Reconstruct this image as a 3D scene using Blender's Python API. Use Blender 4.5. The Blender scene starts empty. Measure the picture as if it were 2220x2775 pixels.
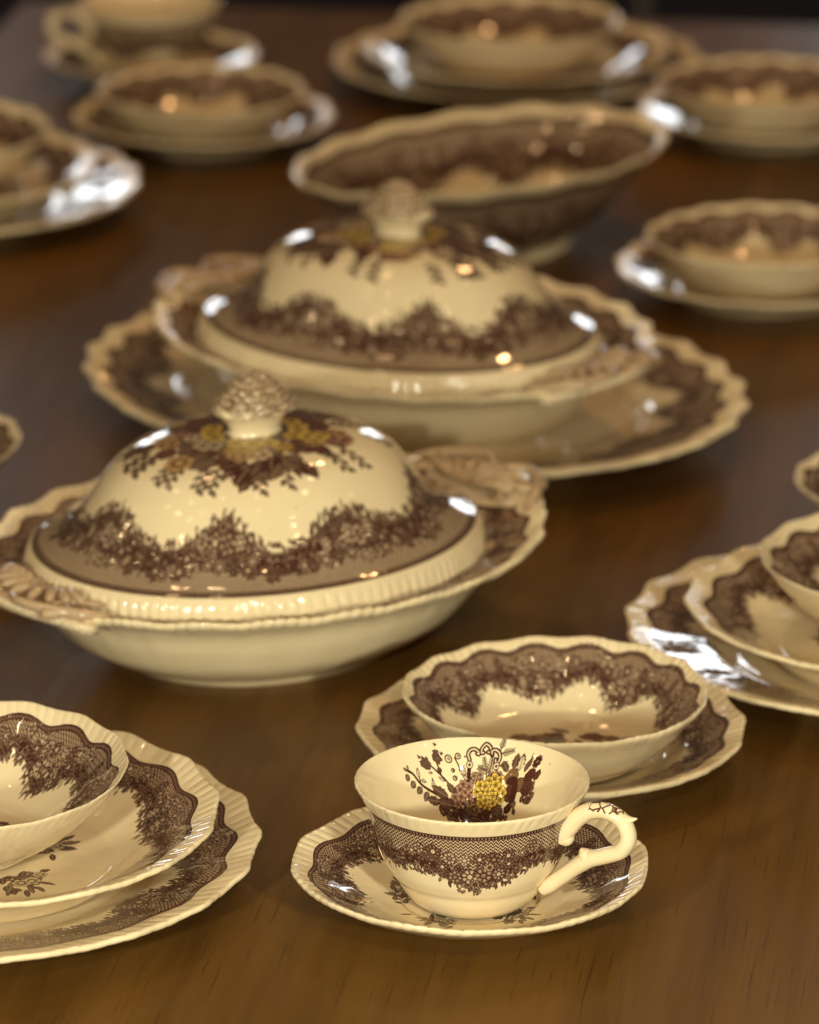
import bpy, math, random
import numpy as np
from mathutils import Vector

random.seed(7)
rng = np.random.default_rng(7)
R = math.radians
PI = math.pi
scene = bpy.context.scene
COL = scene.collection

# ------------------------------------------------------------------ camera
CAM_H = 0.805
cam_d = bpy.data.cameras.new('camera')
cam = bpy.data.objects.new('camera', cam_d)
COL.objects.link(cam)
cam.location = (0, 0, CAM_H)
cam.rotation_euler = (R(90 - 18.5), 0, 0)
cam_d.sensor_fit = 'VERTICAL'
cam_d.sensor_height = 24.0
cam_d.sensor_width = 24.0
cam_d.lens = 13500 / 2775 * 24.0
cam_d.clip_start = 0.05
cam_d.clip_end = 60
cam_d.dof.use_dof = True
cam_d.dof.focus_distance = 2.03
cam_d.dof.aperture_fstop = 5.9
scene.camera = cam

# ------------------------------------------------------------------ world and exposure
world = bpy.data.worlds.new('World')
scene.world = world
world.use_nodes = True
bg = world.node_tree.nodes['Background']
bg.inputs[0].default_value = (1.0, 0.80, 0.52, 1)
bg.inputs[1].default_value = 0.07
scene.render.engine = 'CYCLES'
scene.view_settings.view_transform = 'Standard'
scene.view_settings.look = 'None'
scene.view_settings.exposure = 0.14
scene.view_settings.gamma = 1.0

# ------------------------------------------------------------------ lamps
def area(name, loc, target, sx, sy, power, col, spread=180):
    l = bpy.data.lights.new(name, 'AREA')
    l.shape = 'RECTANGLE'; l.size = sx; l.size_y = sy
    l.energy = power; l.color = col; l.spread = R(spread)
    o = bpy.data.objects.new(name, l); COL.objects.link(o)
    o.location = loc
    o.rotation_euler = (Vector(target) - Vector(loc)).to_track_quat('-Z', 'Y').to_euler()
    return o
def bulb(name, loc, power, rad=0.02, col=(1, .74, .42)):
    l = bpy.data.lights.new(name, 'POINT')
    l.energy = power; l.color = col; l.shadow_soft_size = rad
    o = bpy.data.objects.new(name, l); COL.objects.link(o); o.location = loc
    return o
# two tall daylit windows far behind the table, left and right
for wx in (1.12, 1.50):
    area('window_light_right', (wx, 9.0, 1.15), (0.1, 2.4, 0.3), .28, 1.1, 6.0, (.96, .98, 1.0))
for wx in (-1.15, -1.53):
    area('window_light_left', (wx, 8.6, 1.15), (0.0, 2.4, 0.3), .28, 1.1, 6.0, (.96, .98, 1.0))
# warm ceiling lamps over the table
bulb('ceiling_lamp', (0.55, 3.5, 1.75), 20.0, 0.06, (1, .53, .21))
bulb('ceiling_lamp', (-0.35, 2.9, 1.75), 4.0, 0.05, (1, .58, .28))
bulb('ceiling_lamp', (0.35, 2.1, 1.9), 3.0, 0.03, (1, .60, .27))
# lamp near the camera end
bulb('table_end_lamp', (0.24, 0.75, 0.84), 13.0, 0.03, (1, .92, .66))
bulb('low_fill_lamp', (0.40, 0.90, 0.36), 27.0, 0.03, (1, 1, .78))  # added low fill just outside the view, brightens bellies and undersides of the dishes
bulb('low_fill_lamp', (-0.42, 0.95, 0.36), 24.0, 0.03, (1, 1, .78))  # matching added fill on the left
bulb('room_lamp', (0.75, -0.25, 0.70), 14.0, 0.03, (1, .95, .70))
# rows of small recessed spots that sparkle in the glaze
k = 0
for (x, y, z) in [(-1.2, 1.2, 1.8), (-.9, .3, 1.7), (-.35, -.2, 1.7), (-2.2, 1.9, 1.9), (-2.0, .6, 1.8), (-3.2, 1.0, 1.9),
                  (-1.5, -.8, 1.8), (.9, -.4, 1.7), (1.6, .8, 1.8), (2.6, 1.6, 1.9), (1.2, 1.9, 1.8), (-.1, .1, 1.8),
                  (-3.0, 2.6, 1.9), (2.2, -.6, 1.8), (-1.1, 2.6, 1.9), (-2.6, -.6, 1.8), (.4, -1.2, 1.7),
                  (-1.7, 1.3, 1.1), (-1.3, .2, .9), (-2.6, 1.4, 1.2), (-1.9, 2.3, 1.2), (-.8, -1.0, .9), (-2.3, .2, .8),
                  (-1.1, 1.8, 1.5), (.6, 1.0, 1.9), (1.9, 2.4, 1.4), (1.4, -.2, 1.0), (-.6, 1.1, 1.9), (.2, -.5, .95),
                  (-.8, 1.6, 2.0), (-.45, 2.0, 1.9), (-.2, 1.5, 2.0), (.15, 1.8, 2.0), (-.6, 2.5, 2.0), (-1.0, 2.1, 1.9), (-.3, 1.0, 2.0), (.45, 1.5, 1.9),
                  (-1.3, 3.0, 1.9), (.9, 2.6, 1.9), (-.9, 1.0, 1.6), (-.15, 2.9, 2.0)]:
    bulb('ceiling_spot', (x, y, z), 1.15, 0.015, (1, .70, .36)); k += 1

# ------------------------------------------------------------------ print painter
class Print:
    """raster of a transfer print: channels ink, yellow wash, pink-brown wash, green wash"""
    def __init__(s, W, H, wrap=True):
        s.W, s.H, s.wrap = W, H, wrap
        s.a = np.zeros((H, W, 4), np.float32)
    def win(s, cx, cy, r):
        y0, y1 = max(0, int(cy - r)), min(s.H, int(cy + r) + 2)
        xs = np.arange(int(cx - r), int(cx + r) + 2)
        if not s.wrap: xs = xs[(xs >= 0) & (xs < s.W)]
        ys = np.arange(y0, y1)
        if len(xs) == 0 or len(ys) == 0: return None
        dx, dy = np.meshgrid(xs - cx, ys - cy)
        return np.ix_(ys, xs % s.W), dx.astype(np.float32), dy.astype(np.float32)
    def put(s, idx, cover, ink, yel=0., pnk=0., grn=0.):
        cover = np.clip(cover, 0, 1)
        for c, v in enumerate((ink, yel, pnk, grn)):
            sub = s.a[:, :, c]
            sub[idx] = sub[idx] * (1 - cover) + v * cover
    def leaf(s, cx, cy, L, w, ang, tone=.85, wash=(0, 0, 0), rib=True, line=1.4):
        q = s.win(cx + L / 2 * math.cos(ang), cy + L / 2 * math.sin(ang), L * .5 + w + 3)
        if q is None: return
        idx, dx, dy = q
        dx = dx + L / 2 * math.cos(ang); dy = dy + L / 2 * math.sin(ang)
        x = dx * math.cos(ang) + dy * math.sin(ang); y = -dx * math.sin(ang) + dy * math.cos(ang)
        t = np.clip(x / L, 0, 1)
        h = w * np.sin(PI * t ** .85) ** .8 * (1 + .12 * np.sin(t * 26))
        d = h - np.abs(y)
        v = np.where(d < line, 1., tone)
        if tone > .3: v = np.where((np.abs(np.sin((x - np.abs(y) * 1.2) * 9 / max(w, 3))) > .9) & (d > line), tone * .75, v)
        if rib: v = np.where(np.abs(y) < max(.7, w * .09), 1. if tone < .5 else .45, v)
        s.put(idx, np.where((x > 0) & (x < L), d + .5, 0), v, *wash)
    def disc(s, cx, cy, r, tone=.1, line=1.5, wash=(0, 0, 0)):
        idx, dx, dy = s.win(cx, cy, r + 2); rho = np.hypot(dx, dy)
        v = np.where(r - rho < line, 1., tone)
        s.put(idx, r - rho + .5, v, *wash)
    def flower(s, cx, cy, Rr, n=6, rot=0., wash=(0, 0, 0), ctr='star', light=.12, line=1.6, core=.36, dark=False):
        q = s.win(cx, cy, Rr + 3)
        if q is None: return
        idx, dx, dy = q
        rho = np.hypot(dx, dy); ph = np.arctan2(dy, dx) - rot
        lob = np.abs(np.cos(n / 2 * ph))
        rp = Rr * (.68 + .32 * lob ** .5)
        d = rp - rho
        v = light + .55 * np.clip(1 - (rho / Rr) * 1.25, 0, 1) + .30 * (np.sin(ph * n * 5) > .3) * (rho < Rr * .72)
        gap = lob * rho < line * .75
        v = np.where(gap, 1., v)
        v = np.where(d < line, 1., v)
        if dark:      # pale oval petals on a dark ground
            q2 = rho / Rr
            body = lob * np.sin(PI * np.clip((q2 - .34) / .66, 0, 1))
            v = np.where(body > .30, light + .5 * np.clip((.8 - body) * 1.6, 0, 1) + .2 * (np.sin(ph * n * 5) > .2), 1.)
        if ctr == 'star':
            rc = Rr * core * 1.15
            v = np.where(rho < rc, 1., v)
            st = Rr * core * (.42 + .52 * np.abs(np.cos(4 * ph)))
            v = np.where(rho < st, .03, v)
            v = np.where(rho < Rr * .06, .9, v)
        elif ctr == 'dot':
            v = np.where(rho < Rr * core, 1., v)
            v = np.where((rho < Rr * core * .75) & (np.sin(dx * 1.3) * np.sin(dy * 1.3) > .2), .1, v)
        elif ctr == 'eye':
            v = np.where(rho < Rr * .2, .75, v)
        s.put(idx, d + .5, np.clip(v, 0, 1), *wash)
    def rose(s, cx, cy, Rr, rot=0., wash=(0, 0, 0), base=.35):
        idx, dx, dy = s.win(cx, cy, Rr + 3)
        rho = np.hypot(dx, dy); ph = np.arctan2(dy, dx) - rot
        wob = rho + Rr * .08 * np.sin(ph * 5)
        fr = (wob / Rr * 3.2 + ph / (2 * PI)) % 1
        v = np.where(fr < .22, 1., base + .4 * fr)
        v = np.where((np.sin(ph * 22) > .6) & (fr > .55), v * .5, v)
        d = Rr * (.88 + .12 * np.abs(np.cos(ph * 3))) - rho
        v = np.where(d < 1.6, 1., v)
        s.put(idx, d + .5, np.clip(v, 0, 1), *wash)
    def stroke(s, pts, w=1.5, tone=1., wash=(0, 0, 0), step=1.0):
        P = smooth_path(pts, 14)
        for i in range(len(P) - 1):
            a, b = P[i], P[i + 1]
            c = (a + b) / 2; Ln = max(1e-3, np.hypot(*(b - a)))
            q = s.win(c[0], c[1], Ln / 2 + w + 2)
            if q is None: continue
            idx, dx, dy = q
            e = (b - a) / Ln
            x = np.clip(dx * e[0] + dy * e[1], -Ln / 2, Ln / 2)
            d = w - np.hypot(dx - x * e[0], dy - x * e[1])
            cov = np.clip(d + .5, 0, 1)
            for ci, vv in enumerate((tone,) + wash):
                sub = s.a[:, :, ci]
                sub[idx] = np.maximum(sub[idx], cov * vv) if ci == 0 and tone > .3 else sub[idx] * (1 - cov) + vv * cov
    def image(s, name):
        im = bpy.data.images.new(name, s.W, s.H, alpha=True, float_buffer=False, is_data=True)
        im.alpha_mode = 'CHANNEL_PACKED'
        s.a[:, :, 0] = 1 - (1 - np.clip(s.a[:, :, 0], 0, 1)) ** 1.7
        im.pixels.foreach_set(np.clip(s.a, 0, 1).astype(np.float32).ravel())
        im.update(); im.pack()
        return im

def smooth_path(pts, n=10):
    P = np.array(pts, float)
    if len(P) < 3: return np.array([P[0] + (P[-1] - P[0]) * t for t in np.linspace(0, 1, 4)])
    Q = np.vstack([2 * P[0] - P[1], P, 2 * P[-1] - P[-2]])
    out = []
    for i in range(1, len(Q) - 2):
        p0, p1, p2, p3 = Q[i - 1], Q[i], Q[i + 1], Q[i + 2]
        for t in np.linspace(0, 1, n, endpoint=False):
            out.append(.5 * ((2 * p1) + (p2 - p0) * t + (2 * p0 - 5 * p1 + 4 * p2 - p3) * t * t + (3 * p1 - p0 - 3 * p2 + p3) * t ** 3))
    out.append(P[-1])
    return np.array(out)

def border_print(name, scallops=4, wave=.06, top=.80, W=2048, H=512, seed=1, clusters=2, deep=.20, zig=23, duty=.66, wash=.42, fat=0.):
    rnd = random.Random(seed)
    p = Print(W, H)
    X, Y = np.meshgrid(np.arange(W), np.arange(H))
    X = X.astype(np.float32); Y = Y.astype(np.float32)
    u = X / W
    vt = H * (top + (wave * .5 * (np.cos(2 * PI * scallops * u) - .16 * np.cos(4 * PI * scallops * u)) if scallops else 0))
    cl = .5 + .5 * np.cos(2 * PI * clusters * u)           # 1 at a cluster
    sway = .03 * np.sin(2 * PI * 3 * u + 1)
    yg = H * (.41 - deep * cl ** 1.3 + sway)
    # herringbone ground
    tri = np.abs(((u * 66) % 1) * 2 - 1)
    ph = ((Y - 0.35 * (H * top - vt)) / zig + tri * .85) % 1
    g = np.clip((duty - np.abs(ph - .5) * 2) * 4 + .5, 0, 1)
    inside = np.clip(vt - Y + .5, 0, 1) * np.clip((Y - yg) + .5, 0, 1)
    p.a[:, :, 0] = g * inside * .92
    p.a[:, :, 2] = inside * wash
    # dark bed of the garland
    bed = np.clip(1.2 - np.abs(Y - yg - 34 - fat * .45) / (26 + 30 * cl + fat * .4), 0, 1) * (vt > Y)
    p.a[:, :, 0] = np.maximum(p.a[:, :, 0], np.clip(bed * 2, 0, .92)); p.a[:, :, 2] = np.maximum(p.a[:, :, 2], np.clip(bed, 0, .4))
    # edge line and tassels
    dtop = vt - Y
    p.a[:, :, 0] = np.maximum(p.a[:, :, 0], np.clip(3.4 - np.abs(dtop - 3.0), 0, 1))
    tas = np.abs(np.sin(PI * u * 96)) ; rowm = (dtop > 4) & (dtop < 34)
    shp = 13 * np.sin(np.clip((dtop - 2) / 32, 0, 1) * PI)
    per = W / 96.0; du = np.abs(((X / per) % 1) - .5) * per
    t1 = np.where(rowm, np.where(du < shp * .42, np.where(du < shp * .42 - 2.4, .3, 1.), .95), -1)
    p.a[:, :, 0] = np.where((t1 >= 0) & (dtop > 0), t1, p.a[:, :, 0])
    def ygf(x):
        uu = x / W; c = .5 + .5 * math.cos(2 * PI * clusters * uu)
        return H * (.41 - deep * c ** 1.3 + .03 * math.sin(2 * PI * 3 * uu + 1)), c
    # leaves that fringe the lower edge and reach into the ground
    for i in range(420):
        x = rnd.uniform(0, W); y, c = ygf(x)
        up = rnd.random() < .30
        ang = (PI / 2 if up else -PI / 2) + rnd.gauss(0, .75)
        L = rnd.uniform(30, 54) * (.75 + .4 * c)
        oy = rnd.uniform(0, 60 + 40 * c + fat) if up else rnd.uniform(-26 - 34 * c, 40)
        p.leaf(x, y + oy, L, rnd.uniform(8, 13), ang, rnd.choice([1., .8, .45]), line=3.4, wash=(0, .35, 0))
    for i in range(40):
        x = rnd.uniform(0, W); y, c = ygf(x)
        a0 = PI / 2 + rnd.gauss(0, .6)
        x2, y2 = x, y + 45 + 30 * c
        p.stroke([(x2, y2), (x2 + 26 * math.cos(a0), y2 + 30), (x2 + 60 * math.cos(a0), y2 + 48)], 2.0)
        for sgn in (-1, 1): p.leaf(x2 + 26 * math.cos(a0), y2 + 28, 30, 7.5, a0 + sgn * .9, .9, line=2, wash=(0, .35, 0))
    for i in range(int(fat * 3)):
        x = rnd.uniform(0, W); y, c = ygf(x)
        p.leaf(x, y + rnd.uniform(10, 60 + fat), rnd.uniform(34, 62), rnd.uniform(9, 15), rnd.uniform(0, 2 * PI), rnd.choice([1., 1., .5]), line=3., wash=(0, .35, 0))
    # blossoms
    for i in range(78):
        x = (i + rnd.uniform(-.4, .4)) * W / 78; y, c = ygf(x)
        y += rnd.uniform(-12, 75 + fat) + 16 * c
        r = rnd.uniform(17, 25)
        if rnd.random() < .4: p.disc(x, y, r * .5, .5, 3)
        else: p.flower(x, y, r, rnd.choice([5, 6]), rnd.uniform(0, 6), ctr='eye', line=4, light=.4, dark=True, wash=(0, .3, 0))
    for kc in range(clusters):
        xc = (kc) * W / clusters
        for ox, oy, rr, kind in (() if not fat else ((-250, 100, 50, 'star'), (-150, 115, 44, 'dot'), (130, 120, 50, 'dot'), (230, 105, 44, 'star'), (-60, 130, 40, 'star'), (40, 150, 42, 'star'), (-420, 60, 40, 'star'), (-360, 90, 36, 'dot'), (400, 90, 40, 'dot'))) + ((-210, 30, 40, 'star'), (-120, -12, 48, 'dot'), (-30, 22, 58, 'star'), (70, 30, 60, 'dot'), (165, -4, 46, 'star'), (250, 46, 38, 'star'), (20, -42, 36, 'eye'), (-80, 66, 32, 'eye'), (120, 84, 30, 'eye'), (-300, 60, 30, 'dot'), (330, 66, 30, 'star')):
            x = xc + ox + rnd.uniform(-12, 12); y = ygf(x)[0] + 44 + oy + rnd.uniform(-8, 8)
            for q in range(9): p.leaf(x, y, rr * 1.35, rr * .30, rnd.uniform(0, 2 * PI), 1., line=2.4, wash=(0, .3, 0))
            p.flower(x, y, rr, rnd.choice([6, 7, 8]), rnd.uniform(0, 6), ctr=kind, line=4, light=rnd.choice([.12, .3, .5]), dark=True, wash=(0, .3, 0))
    p.a[:4] = 0; p.a[-4:] = 0
    return p.image(name)

def bouquet_print(name, N=1024, mm=6.5):
    """basket of flowers; px from a sketch in 1/20.7 mm units"""
    p = Print(N, N, wrap=False)
    def T(x, y): return ((x - 718) / 20.7 * mm + N / 2, (74.5 - (y - 40) / 19.5) * mm + N / 2)
    S = mm / 20.7
    def stroke(pts, w, tone=1., wash=(0, 0, 0)): p.stroke([T(*q) for q in pts], w * (1.5 if tone > .5 else .9), tone, wash)
    def leaf(x, y, L, w, ang, tone, wash=(0, 0, 0), **k): X, Y = T(x, y); p.leaf(X, Y, L * S, w * S, ang, tone, wash, line=1.8, **k)
    rnd = random.Random(3)
    # scrolled basket handle drawn as double lines
    for pts in ([(705, 235), (692, 190), (715, 155), (755, 148), (790, 170), (798, 190), (780, 186)],
                [(840, 185), (822, 180), (826, 150), (850, 126), (872, 118), (900, 140), (912, 165), (905, 190), (885, 185)],
                [(925, 215), (920, 188), (950, 180), (985, 205), (1000, 245), (985, 285), (958, 288), (955, 262)]):
        stroke(pts, 4.6); stroke(pts, 2.2, .12)
    for x0, y0, x1, y1 in ((705, 275, 688, 440), (962, 318, 955, 400)):
        stroke([(x0, y0), (x1, y1)], 4.0)
        X, Y = T(x0, y0); p.disc(X, Y, 11, .12, 2.4); p.disc(X, Y, 4, .8, 1.5)
    # ferns
    for base, tip, n in (((870, 390), (845, 225), 7), ((885, 380), (930, 215), 7), ((1000, 205), (1052, 105), 5), ((1005, 225), (1135, 245), 6), ((985, 320), (1060, 330), 5), ((860, 330), (790, 300), 4), ((660, 400), (640, 290), 4)):
        stroke([base, ((base[0] + tip[0]) / 2 + 6, (base[1] + tip[1]) / 2), tip], 1.1, .85)
        for i in range(n):
            t = (i + 1) / (n + .5); x = base[0] + (tip[0] - base[0]) * t; y = base[1] + (tip[1] - base[1]) * t
            a = math.atan2(-(tip[1] - base[1]), tip[0] - base[0])
            for sg in (-.75, .75):
                L = 44 * (1.1 - t * .6)
                stroke([(x, y), (x + L * math.cos(a + sg), y - L * math.sin(a + sg))], .9, .8)
    # left branches, leaves and roses
    stroke([(540, 480), (460, 420), (390, 385), (340, 365)], 1.8)
    stroke([(430, 400), (400, 340), (380, 290)], 1.6)
    stroke([(520, 590), (380, 570), (240, 560), (160, 525), (100, 535)], 2.6)
    stroke([(235, 555), (215, 500), (205, 450)], 1.3); stroke([(365, 565), (350, 500), (345, 460)], 1.3)
    stroke([(610, 330), (600, 290), (560, 230)], 1.4)
    for x, y, L, w, a in ((215, 520, 85, 18, 1.75), (235, 530, 60, 14, .3), (360, 545, 85, 18, 1.65), (470, 440, 70, 15, 2.9), (310, 430, 45, 12, .5), (650, 370, 90, 20, 1.75), (690, 400, 70, 16, 2.5)):
        leaf(x, y, L, w, a, .1)
    for x, y, L, w, a in ((120, 560, 80, 22, -1.9), (180, 575, 90, 24, -2.0), (245, 580, 95, 25, -2.05), (310, 585, 110, 26, -1.95), (380, 590, 95, 25, -1.9), (95, 530, 40, 14, -2.4), (110, 520, 36, 12, 1.8)):
        leaf(x, y, L, w, a, .8)
    for x, y, r in ((285, 365, 52), (385, 275, 46), (378, 235, 30)):
        X, Y = T(x, y)
        for q in range(5): p.leaf(X, Y, r * 1.35 * S, r * .4 * S, rnd.uniform(0, 6.3), .95, line=2)
        p.rose(X, Y, r * S, rnd.uniform(0, 6), (0, .35, .1), .55)
    for x, y in ((215, 355), (365, 180), (430, 235)):
        for a in (.9, 1.5, 2.2): stroke([(x, y), (x + 24 * math.cos(a), y - 24 * math.sin(a))], 1.)
    X, Y = T(415, 365); p.disc(X, Y, 24 * S, .9, 2)
    for x, y, r in ((500, 250, 38), (592, 212, 30), (545, 335, 20), (565, 395, 24), (660, 210, 9)):
        X, Y = T(x, y); p.disc(X, Y, r * S, .10, 3.4); p.disc(X + 1, Y + 1, r * S * .35, .1, 2)
    # foliage behind the blossoms
    for i in range(90):
        x = rnd.uniform(420, 1330); y = 640 + rnd.uniform(-100, 90) + 50 * ((x - 880) / 450) ** 2
        leaf(x, y, rnd.uniform(60, 110), rnd.uniform(20, 32), rnd.uniform(-.3, 3.5), rnd.choice([.95, .85, .7]), wash=(0, .5, .35))
    for x, y, L, w, a in ((500, 560, 170, 46, 2.9), (560, 620, 180, 46, 3.2), (420, 620, 130, 40, 3.4), (560, 520, 110, 34, 2.3), (1130, 400, 130, 38, 1.2), (1070, 400, 110, 30, 1.9), (1180, 430, 130, 40, 1.15), (1280, 470, 120, 14, 1.2), (1230, 480, 100, 26, .9)):
        leaf(x, y, L, w, a, .8, wash=(0, .4, .3))
    leaf(1180, 440, 130, 34, 1.2, .12)
    # blossoms right
    for x, y, r, w in ((1110, 455, 70, (.35, .8, 0)), (1180, 560, 58, (.25, .9, 0)), (1100, 560, 60, (0, .9, 0)), (1280, 545, 58, (0, 1., 0)), (1250, 620, 60, (0, .9, 0)), (1350, 590, 40, (0, .8, 0))):
        X, Y = T(x, y); p.rose(X, Y, r * S, rnd.uniform(0, 6), w, .38 if w[0] > 0 else .62)
    X, Y = T(1355, 475); p.flower(X, Y, 52 * S, 9, .3, (0, .7, .1), 'dot', .7); 
    stroke([(1090, 480), (1130, 500), (1135, 560), (1110, 640)], 7)
    # pink and yellow hydrangea heads
    def head(cx, cy, rx, ry, r, wash, n, light):
        pts = []
        for i in range(n * 30):
            a = rnd.uniform(0, 2 * PI); q = math.sqrt(rnd.random())
            c = (cx + rx * q * math.cos(a), cy + ry * q * math.sin(a))
            if all(math.hypot(c[0] - d[0], c[1] - d[1]) > r * 1.05 for d in pts): pts.append(c)
            if len(pts) >= n: break
        X, Y = T(cx, cy); p.disc(X, Y, min(rx, ry) * S * 1.1, .75, 2, wash)
        for c in sorted(pts, key=lambda c: -math.hypot((c[0] - cx) / rx, (c[1] - cy) / ry)):
            X, Y = T(*c); p.flower(X, Y, r * S * rnd.uniform(.9, 1.15), rnd.choice([4, 5]), rnd.uniform(0, 6), wash, 'eye', light, line=1.6)
    head(760, 380, 55, 45, 34, (.05, .45, 0), 5, .12)
    head(930, 395, 60, 25, 32, (.1, .6, 0), 5, .2)
    head(640, 520, 85, 100, 44, (0, .75, 0), 9, .08)
    head(800, 640, 60, 40, 42, (.1, .6, 0), 4, .2)
    head(905, 525, 135, 115, 46, (1., 0, 0), 18, .02)
    for x, y, q in ((860, 700, 58), (745, 705, 44), (975, 708, 50), (650, 690, 52), (1065, 700, 40), (565, 705, 36), (800, 735, 50), (920, 745, 46)):
        X, Y = T(x, y); p.rose(X, Y, q * S, rnd.uniform(0, 6), (0, rnd.uniform(.4, .9), .2), rnd.choice([.45, .7, .85]))
    for i in range(26):
        leaf(rnd.uniform(560, 1120), rnd.uniform(690, 760), rnd.uniform(50, 80), rnd.uniform(14, 24), rnd.uniform(2.6, 6.6), rnd.choice([1., .8]), wash=(0, .4, .3))
    return p.image(name)

def centre_print(name, N=1024, kind='sprig', seed=5):
    p = Print(N, N, wrap=False); rnd = random.Random(seed); c = N / 2
    def L(x, y, l, w, a, t, wash=(0, 0, 0)): p.leaf(c + x, c + y, l, w, a, t, wash, line=2.2)
    if kind == 'lid':   # wreath of fruit and flowers around the knob, longer on the long axis
        for i in range(210):
            a = rnd.uniform(0, 2 * PI); rr = rnd.uniform(40, 200) * (1 + .45 * abs(math.cos(a)))* (1 + .25 * math.sin(a * 3 + 1))
            x, y = rr * math.cos(a), rr * math.sin(a)
            L(x, y, rnd.uniform(50, 110), rnd.uniform(14, 28), a + rnd.gauss(0, .8), rnd.choice([.95, .8, .65]), (0, .5, .3))
        for i in range(26):
            a = rnd.uniform(0, 2 * PI); r0 = 210 * (1 + .4 * abs(math.cos(a)))
            x, y = r0 * math.cos(a), r0 * math.sin(a)
            x2, y2 = x + 85 * math.cos(a), y + 85 * math.sin(a)
            p.stroke([(c + x, c + y), (c + (x + x2) / 2 + 9, c + (y + y2) / 2), (c + x2, c + y2)], 2.2)
            for q in range(6):
                t = q / 6; L(x + (x2 - x) * t, y + (y2 - y) * t, 30, 8, a + (.8 if q % 2 else -.8), .8)
        for i in range(40):
            a = rnd.uniform(0, 2 * PI); rr = rnd.uniform(110, 205) * (1 + .4 * abs(math.cos(a)))
            w = rnd.choice([(0, .9, 0), (0, .8, .1), (0, 1., 0), (.9, .2, 0), (.3, .8, 0), (0, .2, 0)])
            rr2 = rnd.uniform(22, 44)
            if rnd.random() < .6: p.rose(c + rr * math.cos(a), c + rr * math.sin(a), rr2, rnd.uniform(0, 6), w, .15 if w[0] > .5 else .45)
            else: p.flower(c + rr * math.cos(a), c + rr * math.sin(a), rr2, 6, rnd.uniform(0, 6), w, 'star')
        for i in range(17):
            a = i / 17 * 2 * PI
            if i % 4 == 1: continue
            p.flower(c + 118 * math.cos(a), c + 105 * math.sin(a), 30, 5, rnd.uniform(0, 6), (1, 0, 0), 'eye', .02)
    elif kind == 'scene':
        for i in range(46):
            x = rnd.uniform(-250, 250); y = rnd.uniform(-130, 130) * (1 - abs(x) / 330)
            L(x, y, rnd.uniform(40, 90), rnd.uniform(10, 20), rnd.uniform(0, 2 * PI), rnd.choice([.8, .6, .4]), (0, .3, .6))
        for i in range(14):
            x = rnd.uniform(-200, 200); y = rnd.uniform(-90, 90)
            p.rose(c + x, c + y, rnd.uniform(24, 42), 0, rnd.choice([(0, .9, 0), (.6, .4, 0), (0, .2, .7)]), .4)
        for sg in (-1, 1):
            p.stroke([(c, c - 60), (c + 120 * sg, c - 110), (c + 260 * sg, c - 60), (c + 320 * sg, c)], 3)
            for q in range(7): L(sg * (60 + q * 38), -95 + q * 12, 46, 11, PI / 2 + rnd.gauss(0, .6), .8)
    else:
        for k in range(5):
            a = k / 5 * 2 * PI + .3
            for i in range(34):
                rr = rnd.uniform(170, 290); b = a + rnd.gauss(0, .17)
                L(rr * math.cos(b), rr * math.sin(b), rnd.uniform(30, 60), rnd.uniform(8, 13), b + rnd.gauss(0, .9), rnd.choice([.9, .7]))
            for i in range(4):
                rr = rnd.uniform(200, 260); b = a + rnd.gauss(0, .1)
                p.flower(c + rr * math.cos(b), c + rr * math.sin(b), rnd.uniform(20, 30), 6, 0, ctr='star')
    return p.image(name)

IM_BORDER = border_print('border_print', 4, .056, .80, seed=1, fat=12.)
IM_BORDER2 = border_print('border_print_plain', 0, 0, .93, seed=2, deep=.17, wash=.25, fat=34.)
IM_BORDER3 = border_print('border_print_lid', 0, 0, .93, seed=4, deep=.20, zig=24, duty=.58, wash=.2, fat=80.)
IM_BOUQUET = bouquet_print('bouquet_print')
IM_LID = centre_print('lid_print', kind='lid')
IM_SCENE = centre_print('scene_print', kind='scene', seed=11)
IM_SPRIG = centre_print('sprig_print', kind='sprig', seed=8)

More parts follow.
